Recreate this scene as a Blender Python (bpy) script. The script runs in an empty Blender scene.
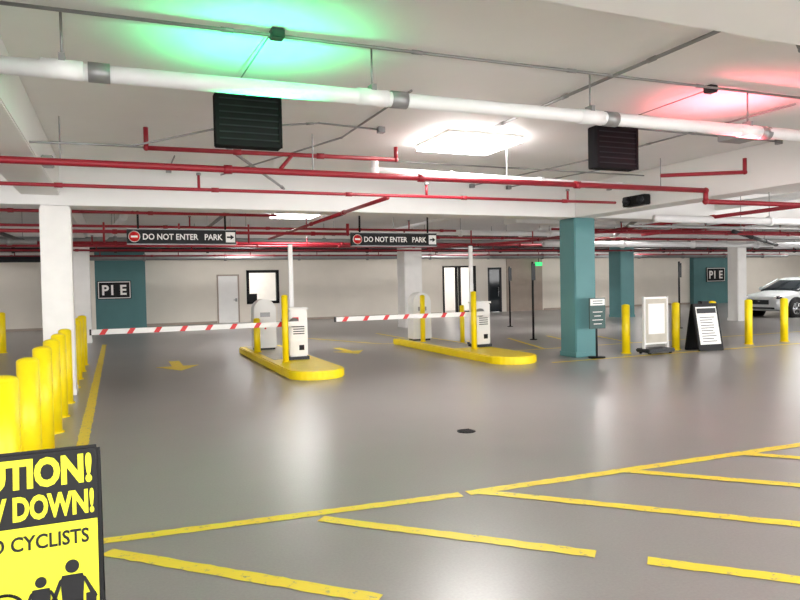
import bpy, bmesh, math, random
from mathutils import Matrix, Vector
random.seed(4)
S=bpy.context.scene
def lin(c):
    return tuple(((v/255)/12.92 if v/255<=0.04045 else ((v/255+0.055)/1.055)**2.4) for v in c)
# ---------------------------------------------------------------- materials
def pmat(name,col,rough=0.5,metal=0.0,var=0.06,scale=4.0,bump=0.0,rvar=0.0,emit=0,spec=0.5):
    m=bpy.data.materials.new(name); m.use_nodes=True
    n=m.node_tree.nodes; l=m.node_tree.links; b=n['Principled BSDF']
    c=lin(col)
    tc=n.new('ShaderNodeTexCoord'); nz=n.new('ShaderNodeTexNoise')
    nz.inputs['Scale'].default_value=scale; nz.inputs['Detail'].default_value=6
    l.new(tc.outputs['Object'],nz.inputs['Vector'])
    r=n.new('ShaderNodeValToRGB')
    r.color_ramp.elements[0].position=0.3; r.color_ramp.elements[1].position=0.7
    r.color_ramp.elements[0].color=(*[max(0,v*(1-var)) for v in c],1)
    r.color_ramp.elements[1].color=(*[min(1,v*(1+var)) for v in c],1)
    l.new(nz.outputs['Fac'],r.inputs['Fac']); l.new(r.outputs['Color'],b.inputs['Base Color'])
    b.inputs['Roughness'].default_value=rough; b.inputs['Metallic'].default_value=metal
    b.inputs['Specular IOR Level'].default_value=spec
    if bump:
        bp=n.new('ShaderNodeBump'); bp.inputs['Strength'].default_value=bump; bp.inputs['Distance'].default_value=0.02
        l.new(nz.outputs['Fac'],bp.inputs['Height']); l.new(bp.outputs['Normal'],b.inputs['Normal'])
    if emit:
        b.inputs['Emission Color'].default_value=(*c,1); b.inputs['Emission Strength'].default_value=emit
    return m
def floor_mat():
    m=bpy.data.materials.new('floor_concrete'); m.use_nodes=True
    n=m.node_tree.nodes; l=m.node_tree.links; b=n['Principled BSDF']
    tc=n.new('ShaderNodeTexCoord')
    a=n.new('ShaderNodeTexNoise'); a.inputs['Scale'].default_value=0.25; a.inputs['Detail'].default_value=5; a.inputs['Roughness'].default_value=0.6
    f=n.new('ShaderNodeTexNoise'); f.inputs['Scale'].default_value=60; f.inputs['Detail'].default_value=3
    for x in (a,f): l.new(tc.outputs['Object'],x.inputs['Vector'])
    r=n.new('ShaderNodeValToRGB'); r.color_ramp.elements[0].position=0.0; r.color_ramp.elements[1].position=1.0
    r.color_ramp.elements[0].color=(*lin((134,129,128)),1); r.color_ramp.elements[1].color=(*lin((165,160,158)),1)
    l.new(a.outputs['Fac'],r.inputs['Fac'])
    mx=n.new('ShaderNodeMixRGB'); mx.blend_type='OVERLAY'; mx.inputs['Fac'].default_value=0.15
    l.new(r.outputs['Color'],mx.inputs['Color1']); l.new(f.outputs['Fac'],mx.inputs['Color2'])
    l.new(mx.outputs['Color'],b.inputs['Base Color'])
    b.inputs['Roughness'].default_value=0.3
    b.inputs['Specular IOR Level'].default_value=0.55
    return m
def paint_mat():
    m=bpy.data.materials.new('worn_yellow_line_paint'); m.use_nodes=True
    n=m.node_tree.nodes; l=m.node_tree.links; b=n['Principled BSDF']
    tc=n.new('ShaderNodeTexCoord'); a=n.new('ShaderNodeTexNoise'); a.inputs['Scale'].default_value=14; a.inputs['Detail'].default_value=10; a.inputs['Roughness'].default_value=0.75
    l.new(tc.outputs['Object'],a.inputs['Vector'])
    r=n.new('ShaderNodeValToRGB'); r.color_ramp.elements[0].position=0.37; r.color_ramp.elements[1].position=0.44
    r.color_ramp.elements[0].color=(*lin((172,162,125)),1); r.color_ramp.elements[1].color=(*lin((246,218,60)),1)
    l.new(a.outputs['Fac'],r.inputs['Fac']); l.new(r.outputs['Color'],b.inputs['Base Color']); b.inputs['Roughness'].default_value=0.5
    return m
M={}
M['floor']=floor_mat(); M['paint']=paint_mat()
M['ceil']=pmat('ceiling_white_paint',(242,241,239),0.5,var=0.02,scale=1.5,bump=0.05)
M['wall']=pmat('wall_cream_paint',(230,223,211),0.7,var=0.03,scale=1.2)
M['white']=pmat('white_paint',(240,238,234),0.45,var=0.03)
M['whitemetal']=pmat('white_powder_coat',(238,237,234),0.35,var=0.02)
M['teal']=pmat('teal_paint',(88,140,142),0.5,var=0.05,scale=2)
M['tealwall']=pmat('teal_wall_paint',(72,116,118),0.6,var=0.05,scale=2)
M['yellow']=pmat('safety_yellow',(252,222,8),0.4,var=0.04,scale=6)
M['red']=pmat('red_pipe_paint',(148,22,38),0.4,var=0.08)
M['redsign']=pmat('sign_red',(212,35,38),0.4,var=0.02)
M['black']=pmat('black_plastic',(13,13,15),0.55,var=0.1,spec=0.3)
M['matte']=pmat('matte_charcoal_metal',(34,32,34),0.9,var=0.08,spec=0.05)
M['matteline']=pmat('charcoal_louver_edge',(52,52,56),0.9,var=0.08,spec=0.05)
M['dark']=pmat('dark_metal',(40,42,45),0.45,0.3,var=0.1)
M['grey']=pmat('galvanised_conduit',(150,150,150),0.4,0.5,var=0.08)
M['pvc']=pmat('white_pipe',(238,238,238),0.35,var=0.03)
M['signyellow']=pmat('sign_yellow',(234,236,45),0.5,var=0.02,spec=0.3)
M['glass']=pmat('dark_glass',(30,36,40),0.08,0.0,var=0.05)
M['tire']=pmat('tire_rubber',(24,24,25),0.8,var=0.1)
M['silver']=pmat('car_silver_white',(208,211,212),0.22,0.1,var=0.02)
M['chrome']=pmat('alloy',(180,182,185),0.25,0.8,var=0.03)
M['lamp']=pmat('led_diffuser',(255,253,250),0.5,var=0.0,emit=25)
M['tealsign']=pmat('teal_sign',(30,72,68),0.4,var=0.04)
M['concrete']=pmat('island_concrete',(190,184,170),0.6,var=0.06,scale=5)
M['brown']=pmat('taupe_wall',(172,158,145),0.7,var=0.04)
M['exit']=pmat('exit_green',(60,230,130),0.5,var=0,emit=0.7)
# ---------------------------------------------------------------- builder
class B:
    def __init__(s,name):
        s.name=name; s.bm=bmesh.new(); s.mats=[]; s.M=Matrix.Identity(4)
    def mi(s,k):
        if k not in s.mats: s.mats.append(k)
        return s.mats.index(k)
    def merge(s,t,k,smooth=False):
        i=s.mi(k)
        for f in t.faces: f.material_index=i; f.smooth=smooth
        t.transform(s.M)
        me=bpy.data.meshes.new('t'); t.to_mesh(me); t.free(); s.bm.from_mesh(me); bpy.data.meshes.remove(me)
    def box(s,x0,x1,y0,y1,z0,z1,k,bev=0):
        t=bmesh.new(); bmesh.ops.create_cube(t,size=1)
        bmesh.ops.scale(t,vec=(x1-x0,y1-y0,z1-z0),verts=t.verts); bmesh.ops.translate(t,vec=((x0+x1)/2,(y0+y1)/2,(z0+z1)/2),verts=t.verts)
        if bev: bmesh.ops.bevel(t,geom=t.edges[:],offset=bev,segments=2,affect='EDGES')
        s.merge(t,k); return s
    def cyl(s,p0,p1,r,k,seg=16,r2=None,smooth=True):
        p0=Vector(p0);p1=Vector(p1);d=p1-p0
        t=bmesh.new(); bmesh.ops.create_cone(t,cap_ends=True,segments=seg,radius1=r,radius2=r if r2 is None else r2,depth=d.length)
        q=Vector((0,0,1)).rotation_difference(d.normalized()).to_matrix().to_4x4()
        t.transform(Matrix.Translation((p0+p1)/2)@q)
        s.merge(t,k,smooth and seg>6); return s
    def sph(s,c,r,k,sc=(1,1,1)):
        t=bmesh.new(); bmesh.ops.create_uvsphere(t,u_segments=16,v_segments=10,radius=r)
        bmesh.ops.scale(t,vec=sc,verts=t.verts); bmesh.ops.translate(t,vec=c,verts=t.verts); s.merge(t,k,True); return s
    def pipe(s,pts,r,k,coup=0):
        for a,b in zip(pts[:-1],pts[1:]):
            s.cyl(a,b,r,k,12)
            if coup:
                A=Vector(a);Bv=Vector(b);L=(Bv-A).length;n=int(L/coup);d=(Bv-A).normalized()
                for i in range(1,n+1):
                    p=A+d*(i*coup)
                    if (Bv-p).length>0.1: s.cyl(p-d*0.045,p+d*0.045,r*1.35,k,12)
        for p in pts[1:-1]: s.sph(p,r*1.25,k)
        return s
    def prism(s,pts,y0,y1,k,axis='y',inset=None,bev=0):
        t=bmesh.new(); A=[];C=[]
        for (u,v) in pts:
            i=inset(v) if inset else 0
            if axis=='y': A.append(t.verts.new((u,y0+i,v))); C.append(t.verts.new((u,y1-i,v)))
            else: A.append(t.verts.new((u,v,y0))); C.append(t.verts.new((u,v,y1)))
        t.faces.new(A); t.faces.new(C[::-1]); n=len(A)
        for i in range(n): t.faces.new((A[i],C[i],C[(i+1)%n],A[(i+1)%n])[::-1])
        bmesh.ops.recalc_face_normals(t,faces=t.faces)
        if bev:
            bmesh.ops.bevel(t,geom=[e for e in t.edges if e.calc_face_angle(0)>0.5],offset=bev,segments=2,affect='EDGES')
        s.merge(t,k); return s
    def loft(s,st,yc,k,n=4.0,seg=28):
        t=bmesh.new(); rings=[]
        for (x,z0,z1,wb,wt) in st:
            R_=[]
            for i in range(seg):
                th=2*math.pi*(i+.5)/seg; c_,s_=math.cos(th),math.sin(th)
                yy=math.copysign(abs(c_)**(2/n),c_); zz=math.copysign(abs(s_)**(2/n),s_)
                w_=wb+(wt-wb)*(zz+1)/2
                R_.append(t.verts.new((x,yc+yy*w_,(z0+z1)/2+zz*(z1-z0)/2)))
            rings.append(R_)
        for a,b in zip(rings[:-1],rings[1:]):
            for i in range(seg): t.faces.new((a[i],a[(i+1)%seg],b[(i+1)%seg],b[i]))
        t.faces.new(rings[0]); t.faces.new(rings[-1][::-1])
        bmesh.ops.recalc_face_normals(t,faces=t.faces)
        s.merge(t,k,True); return s
    def ring(s,c,R,r,k,rot=Matrix.Identity(4),n=28):
        pts=[Matrix.Translation(c)@rot@Vector((R*math.cos(2*math.pi*i/n),R*math.sin(2*math.pi*i/n),0)) for i in range(n)]
        for i in range(n): s.cyl(pts[i],pts[(i+1)%n],r,k,6)
        return s
    def text(s,txt,c,w,h,k,bold=0.02):
        cu=bpy.data.curves.new('txt','FONT'); cu.body=txt; cu.size=1; cu.offset=bold; cu.extrude=0.01; cu.resolution_u=3
        o=bpy.data.objects.new('txt',cu); S.collection.objects.link(o)
        bpy.context.view_layer.update()
        me=bpy.data.meshes.new_from_object(o.evaluated_get(bpy.context.evaluated_depsgraph_get()))
        t=bmesh.new(); t.from_mesh(me); bpy.data.objects.remove(o); bpy.data.curves.remove(cu); bpy.data.meshes.remove(me)
        xs=[v.co.x for v in t.verts]; ys=[v.co.y for v in t.verts]
        cx=(min(xs)+max(xs))/2; cy=(min(ys)+max(ys))/2
        t.transform(Matrix.Translation(c)@Matrix.Rotation(math.pi/2,4,'X')@Matrix.Diagonal((w/(max(xs)-min(xs)),h/(max(ys)-min(ys)),0.15,1))@Matrix.Translation((-cx,-cy,0)))
        s.merge(t,k); return s
    def done(s):
        me=bpy.data.meshes.new(s.name); s.bm.to_mesh(me); s.bm.free()
        for k in s.mats: me.materials.append(M[k])
        o=bpy.data.objects.new(s.name,me); S.collection.objects.link(o); return o
# ---------------------------------------------------------------- shell
XL,XR,YF,YB,H=-26,46,-6,30,3.5
B('floor').box(XL,XR,YF,YB+4,-0.2,0,'floor').done()
B('ceiling').box(XL,XR,YF,YB+4,H,H+0.25,'ceil').done()
B('wall_left').box(XL-0.2,XL,YF,YB+4,0,H,'wall').done()
B('wall_right').box(XR,XR+0.2,YF,YB+4,0,H,'wall').done()
w=B('wall_back')
for a,b in ((XL,4.02),(4.98,5.3),(6.75,15.0),(18.4,XR)): w.box(a,b,YB,YB+0.2,0,H,'wall')
w.box(4.02,4.98,YB,YB+0.2,2.12,H,'wall')
w.box(5.3,6.75,YB,YB+0.2,0,0.8,'wall').box(5.3,6.75,YB,YB+0.2,2.3,H,'wall').box(15.0,16.9,YB,YB+0.2,2.4,H,'wall').box(16.9,17.6,YB,YB+0.2,0,H,'wall').box(17.6,18.4,YB,YB+0.2,2.3,H,'wall')
w.box(18.7,20.9,YB-0.06,YB,0,2.75,'brown').done()
B('wall_lobby_back').box(3,20,YB+3.6,YB+3.8,0,H,'white').done()
B('baseboard_back').box(XL,4,YB-0.02,YB,0,0.1,'brown').box(6.8,14.9,YB-0.02,YB,0,0.1,'brown').box(21,XR,YB-0.02,YB,0,0.1,'brown').done()
d=B('door_1'); d.box(4.02,4.08,YB-0.04,YB+0.1,0,2.12,'brown').box(4.92,4.98,YB-0.04,YB+0.1,0,2.12,'brown').box(4.02,4.98,YB-0.04,YB+0.1,2.06,2.12,'brown')
d.box(4.08,4.92,YB+0.0,YB+0.07,0.01,2.06,'whitemetal').cyl((4.84,YB-0.06,1.0),(4.72,YB-0.06,1.0),0.015,'grey').box(4.8,4.88,YB-.03,YB+0.0,0.93,1.07,'grey').done()
d=B('window_1')
for a,b,c,e in ((5.3,5.42,0.8,2.3),(6.63,6.75,0.8,2.3),(5.3,6.75,0.8,0.92),(5.3,6.75,2.18,2.3),(5.42,5.75,0.9,1.25)): d.box(a,b,YB-0.05,YB+0.12,c,e,'black')
d.done()
d=B('door_2')
for x in (15.0,15.75,15.93,16.8): d.box(x,x+0.09,YB-0.03,YB+0.12,0,2.4,'black')
d.box(15,16.89,YB-0.03,YB+0.12,2.32,2.4,'black')
d.box(15.95,16.85,YB-0.02,YB+0.1,0,0.12,'black').cyl((16.7,YB-0.1,0.8),(16.7,YB-0.1,1.5),0.02,'chrome').done()
d=B('door_3'); d.box(17.6,18.4,YB-0.03,YB+0.12,2.2,2.3,'dark').box(17.6,17.68,YB-0.03,YB+0.12,0,2.3,'dark').box(18.32,18.4,YB-0.03,YB+0.12,0,2.3,'dark').box(17.68,18.32,YB+.02,YB+.07,0.01,2.2,'glass').cyl((18.2,YB-0.05,0.8),(18.2,YB-0.05,1.3),0.02,'chrome').done()
def level_sign(cx,y,z0,z1,w_):
    s=B('level_sign'); s.box(cx-w_/2,cx+w_/2,y-0.05,y,z0,z1,'black',0.01)
    bw=0.03
    for a,b,c,e in ((cx-w_/2+.03,cx+w_/2-.03,z1-.03-bw,z1-.03),(cx-w_/2+.03,cx+w_/2-.03,z0+.03,z0+.03+bw),(cx-w_/2+.03,cx-w_/2+.03+bw,z0+.03,z1-.03),(cx+w_/2-.03-bw,cx+w_/2-.03,z0+.03,z1-.03)):
        s.box(a,b,y-0.058,y-0.05,c,e,'white')
    s.text('P1 E',(cx,y-0.055,(z0+z1)/2),w_*0.72,(z1-z0)*0.55,'white',0.03); s.done()
B('wall_core').box(-1.6,1.05,28,28.2,0,H,'tealwall').box(0.85,1.05,28.2,30,0,H,'tealwall').box(-1.6,-0.75,27.97,28,0,H,'wall').done()
B('wall_core_right').box(31.4,34.6,29.7,30,0,H,'tealwall').done()
level_sign(-0.08,27.97,1.2,1.9,1.2)
level_sign(33.1,29.68,1.3,2.15,1.5)
def beam(x0,x1,y0,y1,z0):
    B('ceiling_beam').box(x0,x1,y0,y1,z0,H,'ceil',0.012).done()
beam(XL,XR,2.15,2.85,3.0)
beam(XL,XR,11.15,11.75,2.86)
beam(XL,XR,21.8,22.5,2.95)
beam(XL,XR,29.3,29.95,2.85)
for (a,b) in ((2.85,11.15),(11.75,21.8)):
    beam(-1.25,-0.74,a,b,3.0)
beam(8.6,9.12,2.85,11.15,2.86)
def column(x,y,w_,h,k,base=None):
    c=B('concrete_column'); c.box(x-w_/2,x+w_/2,y-w_/2,y+w_/2,0,h,k,0.02)
    c.box(x-w_/2-.012,x+w_/2+.012,y-w_/2-.012,y+w_/2+.012,0,0.1,base or k,0.005); c.done()
column(-.82,11.45,0.42,2.86,'white'); column(-1.0,22.15,0.55,2.95,'white')
column(8.87,11.45,0.52,2.86,'teal'); column(9.75,22.15,0.68,2.95,'white')
column(19.4,22.15,0.72,2.95,'teal'); column(20.7,17.6,0.45,H,'white')
column(31,22.15,0.6,2.95,'white'); column(-12,11.45,0.5,2.86,'white'); column(-12,22.15,0.5,2.95,'white'); column(20,11.45,0.5,2.86,'white')
# ---------------------------------------------------------------- bollards
def bollard(x,y,h=1.05,r=0.085,z=0):
    o=B('safety_bollard'); o.cyl((x,y,z),(x,y,z+h-0.03),r,'yellow',20).sph((x,y,z+h-0.035),r,'yellow',(1,1,0.45)).cyl((x,y,z),(x,y,z+0.015),r*1.25,'yellow',20); o.done()
for i,y in enumerate((5.0,6.25,7.4,8.4,9.4,10.5,12.05,13.2,14.4,15.6)): bollard(-0.69,y)
bollard(-2.75,19.9)
for x in (10.0,11.4,12.5,13.65,14.85,16.05): bollard(x,11.3)
# ---------------------------------------------------------------- floor markings
zc_=[0.003]
def strip(p,q,w_,name='floor_line_marking'):
    p=Vector((*p,0));q=Vector((*q,0));dd=(q-p).normalized();n=Vector((-dd.y,dd.x,0))*w_/2
    zc_[0]+=0.00025
    L=(q-p).length; k=max(2,int(L/0.06)); A=[];C=[]
    for i in range(k+1):
        v=p+dd*(L*i/k); j=lambda:1+random.uniform(-.14,.08)
        A.append(v-n*j()); C.append(v+n*j())
    t=bmesh.new(); Z=zc_[0]
    va=[t.verts.new((v.x,v.y,Z)) for v in A]; vc=[t.verts.new((v.x,v.y,Z)) for v in C]
    for i in range(k): t.faces.new((va[i],va[i+1],vc[i+1],vc[i]))
    o=B(name); o.merge(t,'paint'); o.done()
strip((-0.37,4.7),(-0.37,21),0.12)
strip((-0.37,4.64),(2.34,4.44),0.11); strip((2.4,4.44),(9,4.22),0.11)
for x,ends in ((-0.1,((0,1.28),(1.6,3.2))),(1.22,((0.02,1.3),(1.5,3.2))),(2.5,((0.0,3.2),)),(3.8,((0.03,3.2),)),(5.05,((0.05,3.2),)),(6.3,((0.05,3.2),)),(7.5,((0.05,3),))):
    for a,b in ends: strip((x+a,4.42-a),(x+b,4.42-b),0.11)
strip((7.7,10.75),(18,10.75),0.1); strip((7.8,13.0),(18,13.0),0.1)
strip((6.4,16.4),(4.8,20.5),0.1); strip((7.6,16.2),(7.6,20),0.1); strip((6.4,16.4),(7.6,16.4),0.1)
for i in range(4): strip((7.8+i*1.3,13.0),(7.8+i*1.3+0.9,16),0.1)
def arrow(x,y,s=1):
    o=B('floor_arrow_marking'); o.prism([(x-.1*s,y+.9*s),(x-.1*s,y),(x-.38*s,y),(x,y-.75*s),(x+.38*s,y),(x+.1*s,y),(x+.1*s,y+.9*s)],0,0.004,'paint','z'); o.done()
arrow(1.1,14.3,1.1); arrow(5.05,15.2,1.0)
o=B('floor_drain'); o.cyl((3.4,6.3,0),(3.4,6.3,0.006),0.1,'dark',24)
for i in range(-3,4): o.box(3.4-.07,3.4+.07,6.3+i*.024-.005,6.3+i*.024+.005,0.006,0.009,'black')
o.done()
# ---------------------------------------------------------------- gate islands
def island(cx):
    def outline(r,yc,ye):
        return [(cx-r*math.cos(t),yc-r*math.sin(t)) for t in [math.pi*i/16 for i in range(17)]]+[(cx+r,ye),(cx-r,ye)]
    o=B('traffic_island'); o.prism(outline(0.5,11.3,16.2),0,0.15,'yellow','z',bev=0.02)
    o.prism([(cx-.36,13.0),(cx+.36,13.0),(cx+.36,16.05),(cx-.36,16.05)],0.15,0.156,'concrete','z'); o.done()
island(3.15); island(7.12)
def gate(px,py,tipx,zz):
    o=B('barrier_gate'); b=0.157
    o.box(px-.2,px+.2,py-.18,py+.18,b,b+.06,'dark').box(px-.18,px+.18,py-.16,py+.16,b+.06,1.12,'whitemetal',0.02)
    o.box(px-.2,px+.2,py-.18,py+.18,1.12,1.16,'whitemetal',0.01)
    o.box(px-.14,px+.14,py-.168,py-.16,0.62,1.02,'white').box(px-.12,px-.0,py-.172,py-.166,0.86,0.98,'redsign')
    for i in range(4): o.box(px-.11,px+.11,py-.172,py-.166,0.65+i*.045,0.67+i*.045,'dark')
    o.box(px-.12,px+.12,py-.172,py-.16,0.28,0.5,'white').box(px+.0,px+.1,py-.175,py-.165,0.34,0.44,'black')
    o.cyl((px-.1,py-.24,zz+.02),(px-.1,py-.16,zz+.02),0.09,'grey',20)
    ay=py-.23
    o.box(tipx,px+.12,ay-.02,ay+.02,zz-.045,zz+.045,'whitemetal',0.008)
    x=tipx+.12
    while x<px-.35:
        o.prism([(x,zz-.047),(x+.09,zz-.047),(x+.15,zz+.047),(x+.06,zz+.047)],ay-.024,ay+.024,'redsign'); x+=.44
    o.box(tipx-.03,tipx,ay-.025,ay+.025,zz-.05,zz+.05,'dark')
    o.done()
gate(3.22,12.85,-0.42,0.86); gate(7.4,13.0,4.0,0.9)
def post(x,y,h):
    o=B('raised_barrier_arm'); o.box(x-.08,x+.08,y-.08,y+.08,.157,.2,'dark').box(x-.045,x+.045,y-.025,y+.025,.2,h,'whitemetal',.006)
    o.box(x-.05,x+.05,y-.03,y+.03,h,h+.02,'dark')
    o.done()
post(3.25,13.35,2.42); post(7.53,13.6,2.42)
def pay(x,y,h=1.2):
    o=B('ticket_dispenser'); r=.25
    pts=[(x-r,.2),(x+r,.2)]+[(x+r*math.cos(t),h-r+r*math.sin(t)) for t in [math.pi*i/14 for i in range(15)]]
    o.prism(pts,y-.18,y+.18,'whitemetal',bev=.015); o.box(x-.22,x+.22,y-.16,y+.16,.157,.2,'dark')
    o.box(x-.11,x+.11,y-.19,y-.178,.9,1.0,'grey').box(x-.06,x+.06,y-.19,y-.178,.72,.76,'dark').cyl((x,y-.195,.64),(x,y-.178,.64),.02,'redsign')
    o.done()
pay(3.05,15.2,1.3); pay(6.98,15.3,1.35)
bollard(2.9,12.45,1.28,0.06,.152); bollard(7.03,12.6,1.25,0.06,.152)
bollard(2.78,14.6,.75,.07,.157); bollard(6.84,14.8,1.15,.06,.157); bollard(7.2,15.85,.95,.06,.157)
bollard(8.3,15.5,1.0,.06)
# ---------------------------------------------------------------- hanging DO NOT ENTER signs
def dne(cx,y,z0):
    o=B('hanging_lane_sign'); h=.29; zc=z0+h/2
    o.box(cx-1,cx+1,y-.05,y+.05,z0,z0+h,'black',.008)
    o.box(cx-1,cx+1,y-.055,y+.055,z0+h-.012,z0+h+.004,'grey').box(cx-1,cx+1,y-.055,y+.055,z0-.004,z0+.012,'grey')
    yy=y-.052
    o.cyl((cx-.87,yy,zc),(cx-.87,yy-.006,zc),.105,'white',24).cyl((cx-.87,yy,zc),(cx-.87,yy-.012,zc),.092,'redsign',24).box(cx-.93,cx-.81,yy-.016,yy,zc-.018,zc+.018,'white')
    o.text('DO NOT ENTER',(cx-.22,yy-.003,zc),1.0,.115,'white',.02); o.text('PARK',(cx+.57,yy-.003,zc),.34,.115,'white',.02)
    o.box(cx+.8,cx+.98,yy-.006,yy,zc-.1,zc+.1,'white')
    o.box(cx+.82,cx+.9,yy-.01,yy,zc-.016,zc+.016,'black').prism([(cx+.89,zc-.05),(cx+.96,zc),(cx+.89,zc+.05)],yy-.01,yy,'black')
    for dx in (-.8,.8): o.cyl((cx+dx,y,z0+h),(cx+dx,y,H),.02,'black',10).box(cx+dx-.05,cx+dx+.05,y-.05,y+.05,H-.02,H,'black')
    o.done()
dne(1.2,13.5,2.42); dne(5.6,13.5,2.4)
# ---------------------------------------------------------------- overhead lane signal boxes
def sig(cx,y,z0=2.92,z1=3.42):
    o=B('lane_signal_box'); o.box(cx-.31,cx+.31,y-.08,y+.08,z0,z1,'matte',.01)
    for a,b,c,e in ((-.31,.31,z1-.03,z1),(-.31,.31,z0,z0+.03),(-.31,-.28,z0+.03,z1-.03),(.28,.31,z0+.03,z1-.03)): o.box(cx+a,cx+b,y-.1,y-.078,c,e,'matte')
    for i in range(7):
        zz=z0+.06+i*.062; o.box(cx-.28,cx+.28,y-.09,y-.079,zz,zz+.012,'matteline')
    for dx in (-.2,.2): o.cyl((cx+dx,y,z1),(cx+dx,y,H),.012,'grey',8)
    o.pipe([(cx-.15,y,z1),(cx-.15,y-.4,z1+.0),(cx-.1,5.02,3.46)],.006,'grey')
    o.done()
sig(1.2,6.5); sig(5.58,6.5)
def spot(name,loc,e,col,ang):
    L=bpy.data.lights.new(name,'SPOT'); L.energy=e; L.color=col; L.shadow_soft_size=.06; L.spot_size=math.radians(ang); L.spot_blend=1.0
    o=bpy.data.objects.new(name,L); o.location=loc; o.rotation_euler=(math.pi,0,0); S.collection.objects.link(o)
spot('green_signal_light',(1.05,5.2,2.7),115,(0.03,1,.3),124)
spot('red_signal_light',(6.1,5.25,2.7),115,(1,.12,.17),124)
# ---------------------------------------------------------------- pipes
p=B('white_drain_pipe'); p.cyl((-0.73,5.15,3.10),(8.59,5.0,3.11),.06,'pvc',20)
for x in (-.3,1.95,4.1,6.1,7.9):
    y=5.15-.15*(x+.77)/9.77; z=3.105
    p.cyl((x-.13,y,z),(x+.13,y,z),.067,'pvc',20); p.cyl((x+.16,y,z),(x+.30,y,z),.069,'grey',20)
    p.cyl((x,y,z+.06),(x,y,H),.009,'grey',8).box(x-.02,x+.02,y-.05,y+.05,z+.05,z+.1,'grey')
p.done()
p=B('sprinkler_main_pipe'); p.pipe([(-6,7.85,2.92),(8.4,7.7,2.93),(8.4,7.7,2.76),(16,7.6,2.76)],.038,'red',2.4)
for x in (-.5,2.2,4.9,7.6): p.cyl((x,7.8,2.95),(x,7.8,3.4),.008,'grey',6)
p.done()
p=B('sprinkler_branch_pipe'); p.pipe([(-6,8.95,2.83),(7.6,8.8,2.85)],.022,'red',1.8)
for x in (1,4.2,6.7): p.pipe([(x,8.87,2.86),(x,8.87,3.02)],.018,'red').cyl((x,8.87,3.02),(x,8.87,3.05),.03,'grey')
p.done()
p=B('sprinkler_branch_pipe'); p.pipe([(.35,8.05,3.4),(.35,8.05,3.17),(3.34,7.95,3.18),(3.34,7.95,3.34)],.026,'red',1.0)
p.pipe([(2.0,8.0,3.17),(1.8,7.75,2.96)],.022,'red'); p.done()
p=B('sprinkler_branch_pipe'); p.pipe([(3.6,8.9,2.82),(3.6,11,2.82),(3.6,17,2.78)],.03,'red',2)
p.done()
p=B('sprinkler_branch_pipe'); p.pipe([(7.4,7.6,3.1),(8.4,7.0,3.1),(8.4,7.0,3.3)],.028,'red'); p.done()
p=B('white_drain_pipe'); p.pipe([(3.2,8.35,3.28),(3.2,8.35,3.1),(4.4,8.45,3.1),(8.2,8.5,3.06)],.05,'pvc',1.5); p.done()
p=B('sprinkler_branch_pipe'); p.pipe([(10.6,7.6,2.76),(10.8,16,2.72),(9.5,20,2.72)],.035,'red',2); p.done()
p=B('sprinkler_branch_pipe'); p.pipe([(-8,14.3,2.72),(4.8,14.3,2.72),(4.8,14.3,2.95)],.035,'red',2)
for x in (-.2,1.2,2.6): p.pipe([(x,14.3,2.5),(x,14.3,2.9)],.02,'red')
p.done()
p=B('sprinkler_main_pipe'); p.pipe([(-12,18.5,2.75),(30,18.3,2.75)],.045,'red',3); p.done()
p=B('sprinkler_branch_pipe'); p.pipe([(6,16.2,2.8),(14,16.2,2.8),(20,16,2.8)],.03,'red',2)
for x in (7,9,11,13): p.pipe([(x,16.2,2.65),(x,16.2,3)],.02,'red')
p.done()
for yy_,zz_,x0,x1 in ((12.9,2.95,-6,2.9),(15.2,2.9,-10,8),(20.9,2.7,-12,34),(25.6,2.75,-12,34),(13.2,2.8,9.5,22),(12.2,2.66,9.6,24),(17.4,2.62,-12,9)):
    p=B('sprinkler_branch_pipe'); p.pipe([(x0,yy_,zz_),(x1,yy_,zz_)],.028,'red',2.2)
    x=x0+1.1
    while x<x1-.3: p.pipe([(x,yy_,zz_),(x,yy_,zz_+.22)],.016,'red').cyl((x,yy_,zz_+.22),(x,yy_,zz_+.25),.03,'grey'); x+=2.6
    p.done()
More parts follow.
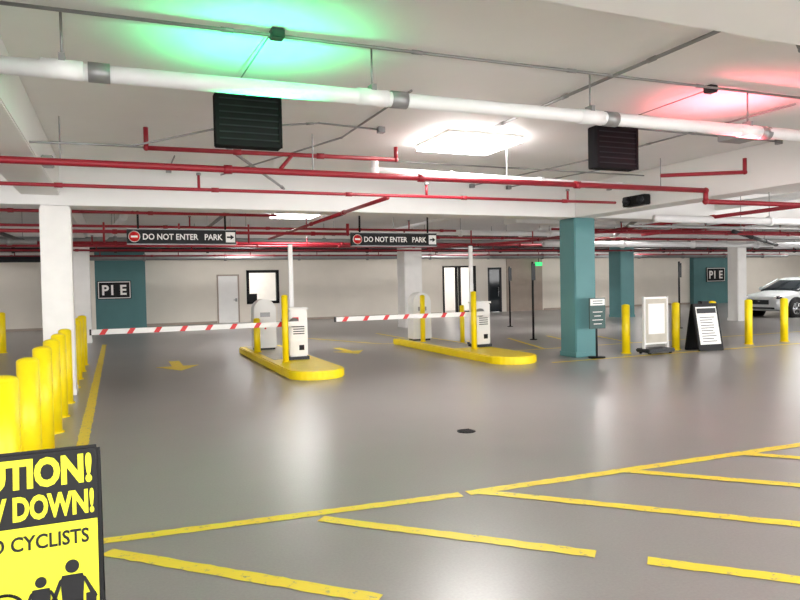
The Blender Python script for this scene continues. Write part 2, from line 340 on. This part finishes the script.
for (pts,r,k) in (([(-12,12.6,3.1),(20,12.4,3.1)],.05,'pvc'),([(-12,16.9,3.0),(36,16.7,2.95)],.07,'pvc'),([(-12,20.3,2.95),(36,20,2.95)],.08,'grey'),
    ([(-12,24.5,2.9),(36,24.5,2.9)],.08,'dark'),([(-20,27.2,2.75),(36,27.2,2.75)],.1,'grey'),([(-3.5,3,3.1),(-3.5,29.2,3.0)],.07,'pvc'),([(12.5,3,3.2),(12.5,28,3.1)],.08,'pvc'),
    ([(2.2,11.9,3.2),(2.2,27,3.0)],.04,'grey'),([(7.4,11.9,3.2),(7.4,27,3.0)],.05,'pvc'),([(15.5,9,3.0),(15.5,27,3.0)],.06,'red'),([(-5,8,2.9),(-5,29.2,2.9)],.05,'red'),
    ([(1.2,8.2,3.3),(2.6,11.0,3.2)],.02,'grey'),([(5.2,12,3.3),(4.7,21,3.2)],.03,'dark'),([(-12,19.2,3.1),(36,19.2,3.1)],.04,'dark'),([(11,12,2.95),(17.5,21,2.95)],.05,'grey'),([(.4,12,3.1),(-.3,21,3.0)],.06,'pvc'),
    ([(9.2,9.6,2.7),(20,9.6,2.7)],.07,'pvc'),([(9.2,10.3,2.62),(20,10.2,2.62)],.03,'grey'),([(14,12,2.7),(22,17,2.7)],.05,'dark'),([(12,17.1,2.7),(34,16.9,2.7)],.09,'pvc'),
    ([(-2.4,12,2.8),(-1.8,21,2.75)],.04,'dark'),([(-8,15.8,2.6),(-1.5,15.8,2.6)],.05,'grey'),([(-20,23.4,2.55),(-1.6,23.4,2.55)],.09,'dark')):
    q=B('service_pipe'); q.pipe(pts,r,k,3)
    a,b=Vector(pts[0]),Vector(pts[-1]); L=(b-a).length
    for i in range(1,int(L/3)): 
        v=a+(b-a)*(i*3/L); q.cyl((v.x,v.y,v.z),(v.x,v.y,H),.008,'grey',6)
    q.done()
p=B('electrical_conduit'); p.pipe([(-.73,5.02,3.2),(-.71,5.02,3.46),(8.59,4.85,3.46)],.013,'grey',1.5)
for x in (1.15,5.5): p.box(x-.05,x+.05,4.92,5.02,3.43,3.5,'dark',.008)
p.done()
p=B('electrical_conduit'); p.pipe([(4.25,2.87,3.1),(4.25,3.1,3.1),(4.25,3.25,3.46),(4.25,7.2,3.46)],.016,'grey',1.2).box(4.19,4.31,3.5,3.62,3.42,3.5,'grey'); p.done()
p=B('electrical_conduit'); p.pipe([(-.72,9.3,3.42),(2.0,9.3,3.42),(6,9.2,3.4),(8.58,9.2,3.4)],.012,'grey'); p.done()
p=B('junction_box'); p.box(-.74,-.62,8.5,8.7,3.0,3.12,'grey',.01); p.done()
p=B('electrical_conduit'); p.pipe([(2.7,6.0,3.47),(2.7,8.2,3.47),(1.6,11.1,3.4)],.012,'grey'); p.done()
for pts in ([(-.7,6.3,3.47),(.85,6.3,3.47)],[(6.9,5.1,3.47),(6.9,8.3,3.47),(6.2,11.1,3.4)],[(-.72,10.2,3.3),(8.58,10.1,3.3)],[(5.9,6.6,3.47),(8.58,6.6,3.47)],[(.8,9.9,3.44),(.8,11.1,3.44)],[(7.6,8.9,3.44),(7.0,11.1,3.4)],[(-.72,7.2,3.0),(.2,7.35,3.05),(1.0,7.5,3.3),(2.2,7.5,3.46),(3.0,7.6,3.46)]):
    q=B('electrical_conduit'); q.pipe(pts,.011,'grey',1.1).box(pts[-1][0]-.04,pts[-1][0]+.04,pts[-1][1]-.05,pts[-1][1]+.03,pts[-1][2]-.04,pts[-1][2]+.03,'grey'); q.done()
p=B('emergency_light'); p.box(8.44,8.595,9.05,9.6,2.88,3.06,'black',.015)
for y in (9.15,9.5): p.cyl((8.4,y-.05,2.97),(8.46,y,2.97),.07,'dark',16).cyl((8.385,y-.06,2.97),(8.4,y-.05,2.97),.055,'dark',16)
p.done()
p=B('ceiling_speaker_box'); p.box(7.3,7.7,6.2,6.5,3.36,3.5,'grey',.01); p.done()
B('air_duct').box(9.3,30,14.4,15.0,3.05,3.4,'pvc',.02).done()
B('cable_tray').box(-12,30,23.4,23.9,2.95,3.05,'dark').done()
# light fixtures
for X in (-18,-8,4.4,14,24,36):
    for Y in (-2,7.95,17.5,25.8):
        o=B('ceiling_light_fixture'); a=.55 
        o.box(X-a,X+a,Y-.5,Y+.5,3.46,3.5,'white').box(X-a+.01,X+a-.01,Y-.49,Y+.49,3.41,3.46,'lamp'); o.done()
for X in (5,16.5):
    o=B('lobby_light_fixture'); o.box(X-.6,X+1.2,YB+1.5,YB+1.8,3.4,3.5,'lamp'); o.done()
p=B('exit_sign'); p.box(20.2,20.6,YB-.5,YB-.42,2.35,2.55,'exit').cyl((20.4,YB-.46,2.55),(20.4,YB-.46,2.86),.02,'dark'); p.done()
# ---------------------------------------------------------------- signs by the column
o=B('pedestrian_sign_stand'); x,y=8.92,10.93
o.cyl((x,y,0),(x,y,.03),.17,'black',24).cyl((x,y,.03),(x,y,1.2),.022,'dark',12)
o.box(x-.2,x+.2,y-.04,y-.015,.6,1.22,'tealsign',.005)
o.box(x-.18,x+.18,y-.045,y-.04,1.07,1.2,'white')
for i,ww in enumerate((.10,.13,.08,.12)): o.box(x-ww,x+ww,y-.043,y-.04,.69+i*.08,.702+i*.08,'white')
for i in range(2): o.box(x-.12,x+.12,y-.048,y-.044,1.1+i*.05,1.115+i*.05,'tealsign')
o.done()
o=B('notice_board_stand'); x,y=10.46,10.93
o.box(x-.31,x+.31,y-.03,y+.03,.2,1.2,'whitemetal',.02).box(x-.28,x+.28,y-.036,y-.03,.24,1.16,'concrete')
o.box(x-.22,x+.22,y-.04,y-.035,.42,1.06,'white').box(x-.33,x-.30,y-.035,y+.035,.1,1.21,'whitemetal',.005).box(x+.30,x+.33,y-.035,y+.035,.1,1.21,'whitemetal',.005)
o.box(x-.36,x+.36,y-.2,y+.2,.04,.12,'dark',.02)
for a in (-.28,.28):
    for b in (-.13,.13): o.cyl((x+a-.02,y+b,.03),(x+a+.02,y+b,.03),.03,'black')
o.done()
def aframe(name,cx,y,w_,h,lean,yaw=0):
    o=B(name); base=Matrix.Translation((cx,y,0))@Matrix.Rotation(yaw,4,'Z')
    th=math.atan(lean/h)
    front=base@Matrix.Rotation(-th,4,'X')
    back=base@Matrix.Translation((0,2*lean+.03,0))@Matrix.Rotation(th,4,'X')
    return o,base,front,back
o,b0,f0,k0=aframe('sandwich_board',11.8,10.7,.66,1.02,.2,-.1)
for mm,sg in ((f0,-1),(k0,1)):
    o.M=mm; o.box(-.33,.33,-.02,.02,.0,1.04,'black',.012)
    o.box(-.27,.27,sg*.022-.002,sg*.022+.002,.14,.96,'white' if sg<0 else 'dark')
o.M=f0
o.box(-.25,.25,-.03,-.02,.82,.93,'dark')
for i in range(10): o.box(-.2,.2-.1*random.random(),-.028,-.02,.2+i*.058,.215+i*.058,'dark')
o.M=b0; o.box(-.1,.1,.16,.29,1.0,1.07,'black',.01); o.done()
# ---------------------------------------------------------------- CAUTION board
o,b0,f0,k0=aframe('caution_sandwich_board',-.388,2.72,.62,1.02,.15)
o.M=k0; o.box(-.31,.31,-.015,.015,0,.98,'black',.01)
o.M=b0
for sx in (-.3,.3): o.box(sx-.01,sx+.01,.08,.25,.35,.37,'dark')
o.M=f0; o.box(-.31,.31,-.015,.015,0,1.005,'black',.012)
yy=-.019
o.text('CAUTION!',(0.025,yy,.922),.51,.112,'signyellow',.045)
o.text('SLOW DOWN!',(0.03,yy,.797),.51,.092,'signyellow',.04)
o.box(-.295,.295,-.019,-.014,.06,.728,'signyellow')
yy=-.022
o.text('DUE TO CYCLISTS',(0.015,yy,.672),.50,.054,'black',.02)
def wheel(x,z,r): o.ring((x,yy,z),r,.006,'black',Matrix.Rotation(math.pi/2,4,'X'))
wheel(-.02,.43,.07); wheel(-.2,.43,.07)
for a,b in (((-.02,.43),(-.05,.54)),((-.05,.54),(-.08,.54)),((-.055,.52),(-.15,.52)),((-.11,.43),(-.06,.51)),((-.11,.43),(-.15,.52)),((-.11,.43),(-.2,.43)),((-.2,.43),(-.15,.51)),((-.15,.52),(-.155,.545))):
    o.cyl((a[0],yy,a[1]),(b[0],yy,b[1]),.006,'black',6)
def ped(x,z,s,mir=1):
    o.cyl((x,yy+.003,z),(x,yy-.003,z),.024*s,'black',20,smooth=False)
    P=lambda pts:o.prism([(x+a*s*mir,z+b*s) for a,b in pts],yy-.002,yy+.003,'black')
    P([(-.035,-.03),(.035,-.03),(.04,-.05),(.035,-.13),(-.035,-.13),(-.04,-.05)])
    P([(.03,-.035),(.045,-.045),(.085,-.12),(.07,-.13)]); P([(-.03,-.035),(-.045,-.045),(-.075,-.12),(-.06,-.13)])
    P([(-.032,-.12),(.0,-.12),(-.025,-.26),(-.055,-.26)]); P([(.0,-.12),(.034,-.12),(.06,-.26),(.03,-.26)])
ped(.205,.565,1.0); ped(.1,.525,.8)
o.box(.25,.285,yy-.001,yy+.002,.39,.46,'black')
o.done()
def pole(x,y,h):
    o=B('black_sign_post'); o.cyl((x,y,0),(x,y,h),.03,'black',12).cyl((x,y,0),(x,y,.02),.1,'black',16).box(x-.06,x+.06,y-.045,y-.03,h-.5,h-.05,'dark'); o.done()
pole(10.3,15.2,2.1); pole(12.6,20,2.1); pole(16.3,16,2.1)
# ---------------------------------------------------------------- car (compact SUV, nose toward -X)
def car(x0,y0):
    o=B('car'); o.M=Matrix.Translation((x0,y0,0)); W=1.82; c=W/2
    o.loft([(0,.42,.66,.60,.60),(.03,.34,.76,.74,.72),(.12,.27,.84,.83,.80),(.3,.24,.91,.88,.85),(.7,.23,.97,.9,.87),(1.15,.23,1.04,.91,.87),(1.6,.23,1.06,.91,.87),(3.7,.23,1.08,.91,.87),(4.15,.25,1.07,.9,.85),(4.38,.3,1.0,.86,.8),(4.47,.36,.9,.78,.74),(4.5,.42,.8,.66,.62)],c,'silver',5)
    o.loft([(1.02,.98,1.02,.78,.76),(1.2,.96,1.12,.83,.74),(1.5,.95,1.27,.85,.70),(1.85,.95,1.43,.86,.66),(2.1,.95,1.49,.86,.65),(3.0,.95,1.51,.86,.65),(3.6,.95,1.47,.86,.65),(3.95,.95,1.35,.84,.66),(4.25,.97,1.12,.8,.7),(4.33,1.0,1.06,.76,.7)],c,'glass',5)
    o.loft([(1.78,1.405,1.42,.55,.55),(1.95,1.42,1.475,.63,.6),(2.2,1.43,1.52,.67,.62),(3.0,1.44,1.54,.67,.62),(3.6,1.42,1.5,.67,.62),(3.85,1.38,1.43,.6,.56)],c,'silver',3.5)
    for sd in (-1,1):
        for a,b,ra in (((1.08,1.05),(1.88,1.45),.035),((4.22,1.08),(3.7,1.46),.06),((2.5,1.05),(2.52,1.48),.03),((3.4,1.05),(3.32,1.48),.03)):
            o.cyl((a[0],c+sd*.855,a[1]),(b[0],c+sd*.67,b[1]),ra,'silver',10)
        for cx in (.85,3.6):
            ys=c+sd*(c-.02)
            o.cyl((cx,ys-sd*.2,.36),(cx,ys+sd*.012,.36),.42,'black',32).cyl((cx,ys-sd*.2,.34),(cx,ys+sd*.03,.34),.34,'tire',32)
            o.cyl((cx,ys+sd*.02,.34),(cx,ys+sd*.038,.34),.23,'chrome',24)
            for i in range(5):
                t=i*2*math.pi/5+.3; o.cyl((cx+.08*math.cos(t),ys+sd*.035,.34+.08*math.sin(t)),(cx+.2*math.cos(t),ys+sd*.035,.34+.2*math.sin(t)),.03,'dark',6)
        o.sph((.17,c+sd*.66,.76),.17,'glass',(.9,.95,.42)); o.sph((.12,c+sd*.64,.765),.13,'white',(.9,.9,.4))
        o.sph((1.38,c+sd*1.0,1.09),.11,'silver',(.8,1,.65)); o.box(1.25,3.2,c+sd*.9-.02,c+sd*.9+.02,.25,.36,'dark')
        for x in (1.4,2.5,3.38): o.box(x,x+.012,c+sd*.905-.008,c+sd*.905+.008,.4,.98,'dark')
        for x in (2.2,3.1): o.box(x,x+.16,c+sd*.91-.012,c+sd*.91+.012,.86,.89,'chrome')
    o.box(-.02,.1,c-.42,c+.42,.5,.68,'dark',.02).box(.0,.12,c-.62,c+.62,.33,.42,'dark',.02).box(-.03,0,c-.06,c+.06,.6,.66,'chrome',.01)
    o.done()
car(22.7,17.4)
wd=bpy.data.worlds.new('world'); S.world=wd; wd.use_nodes=True
wd.node_tree.nodes['Background'].inputs[0].default_value=(1,.985,.975,1); wd.node_tree.nodes['Background'].inputs[1].default_value=4.3
# camera
a=math.atan(283/670); pt=math.atan(17/670); dl=0.02
f=Vector((math.sin(a)*math.cos(pt),math.cos(a)*math.cos(pt),-math.sin(pt))); r0=Vector((math.cos(a),-math.sin(a),0)); u0=r0.cross(f)
R=r0*math.cos(dl)-u0*math.sin(dl); U=r0*math.sin(dl)+u0*math.cos(dl); Bk=-f
cam=bpy.data.cameras.new('camera'); cam.lens=670/800*36; cam.sensor_width=36; cam.clip_start=.05
co=bpy.data.objects.new('camera',cam); S.collection.objects.link(co)
co.matrix_world=Matrix(((R.x,U.x,Bk.x,0),(R.y,U.y,Bk.y,0),(R.z,U.z,Bk.z,1.6),(0,0,0,1)))
S.camera=co
S.view_settings.view_transform='Standard'; S.view_settings.look='None'; S.view_settings.exposure=0.66
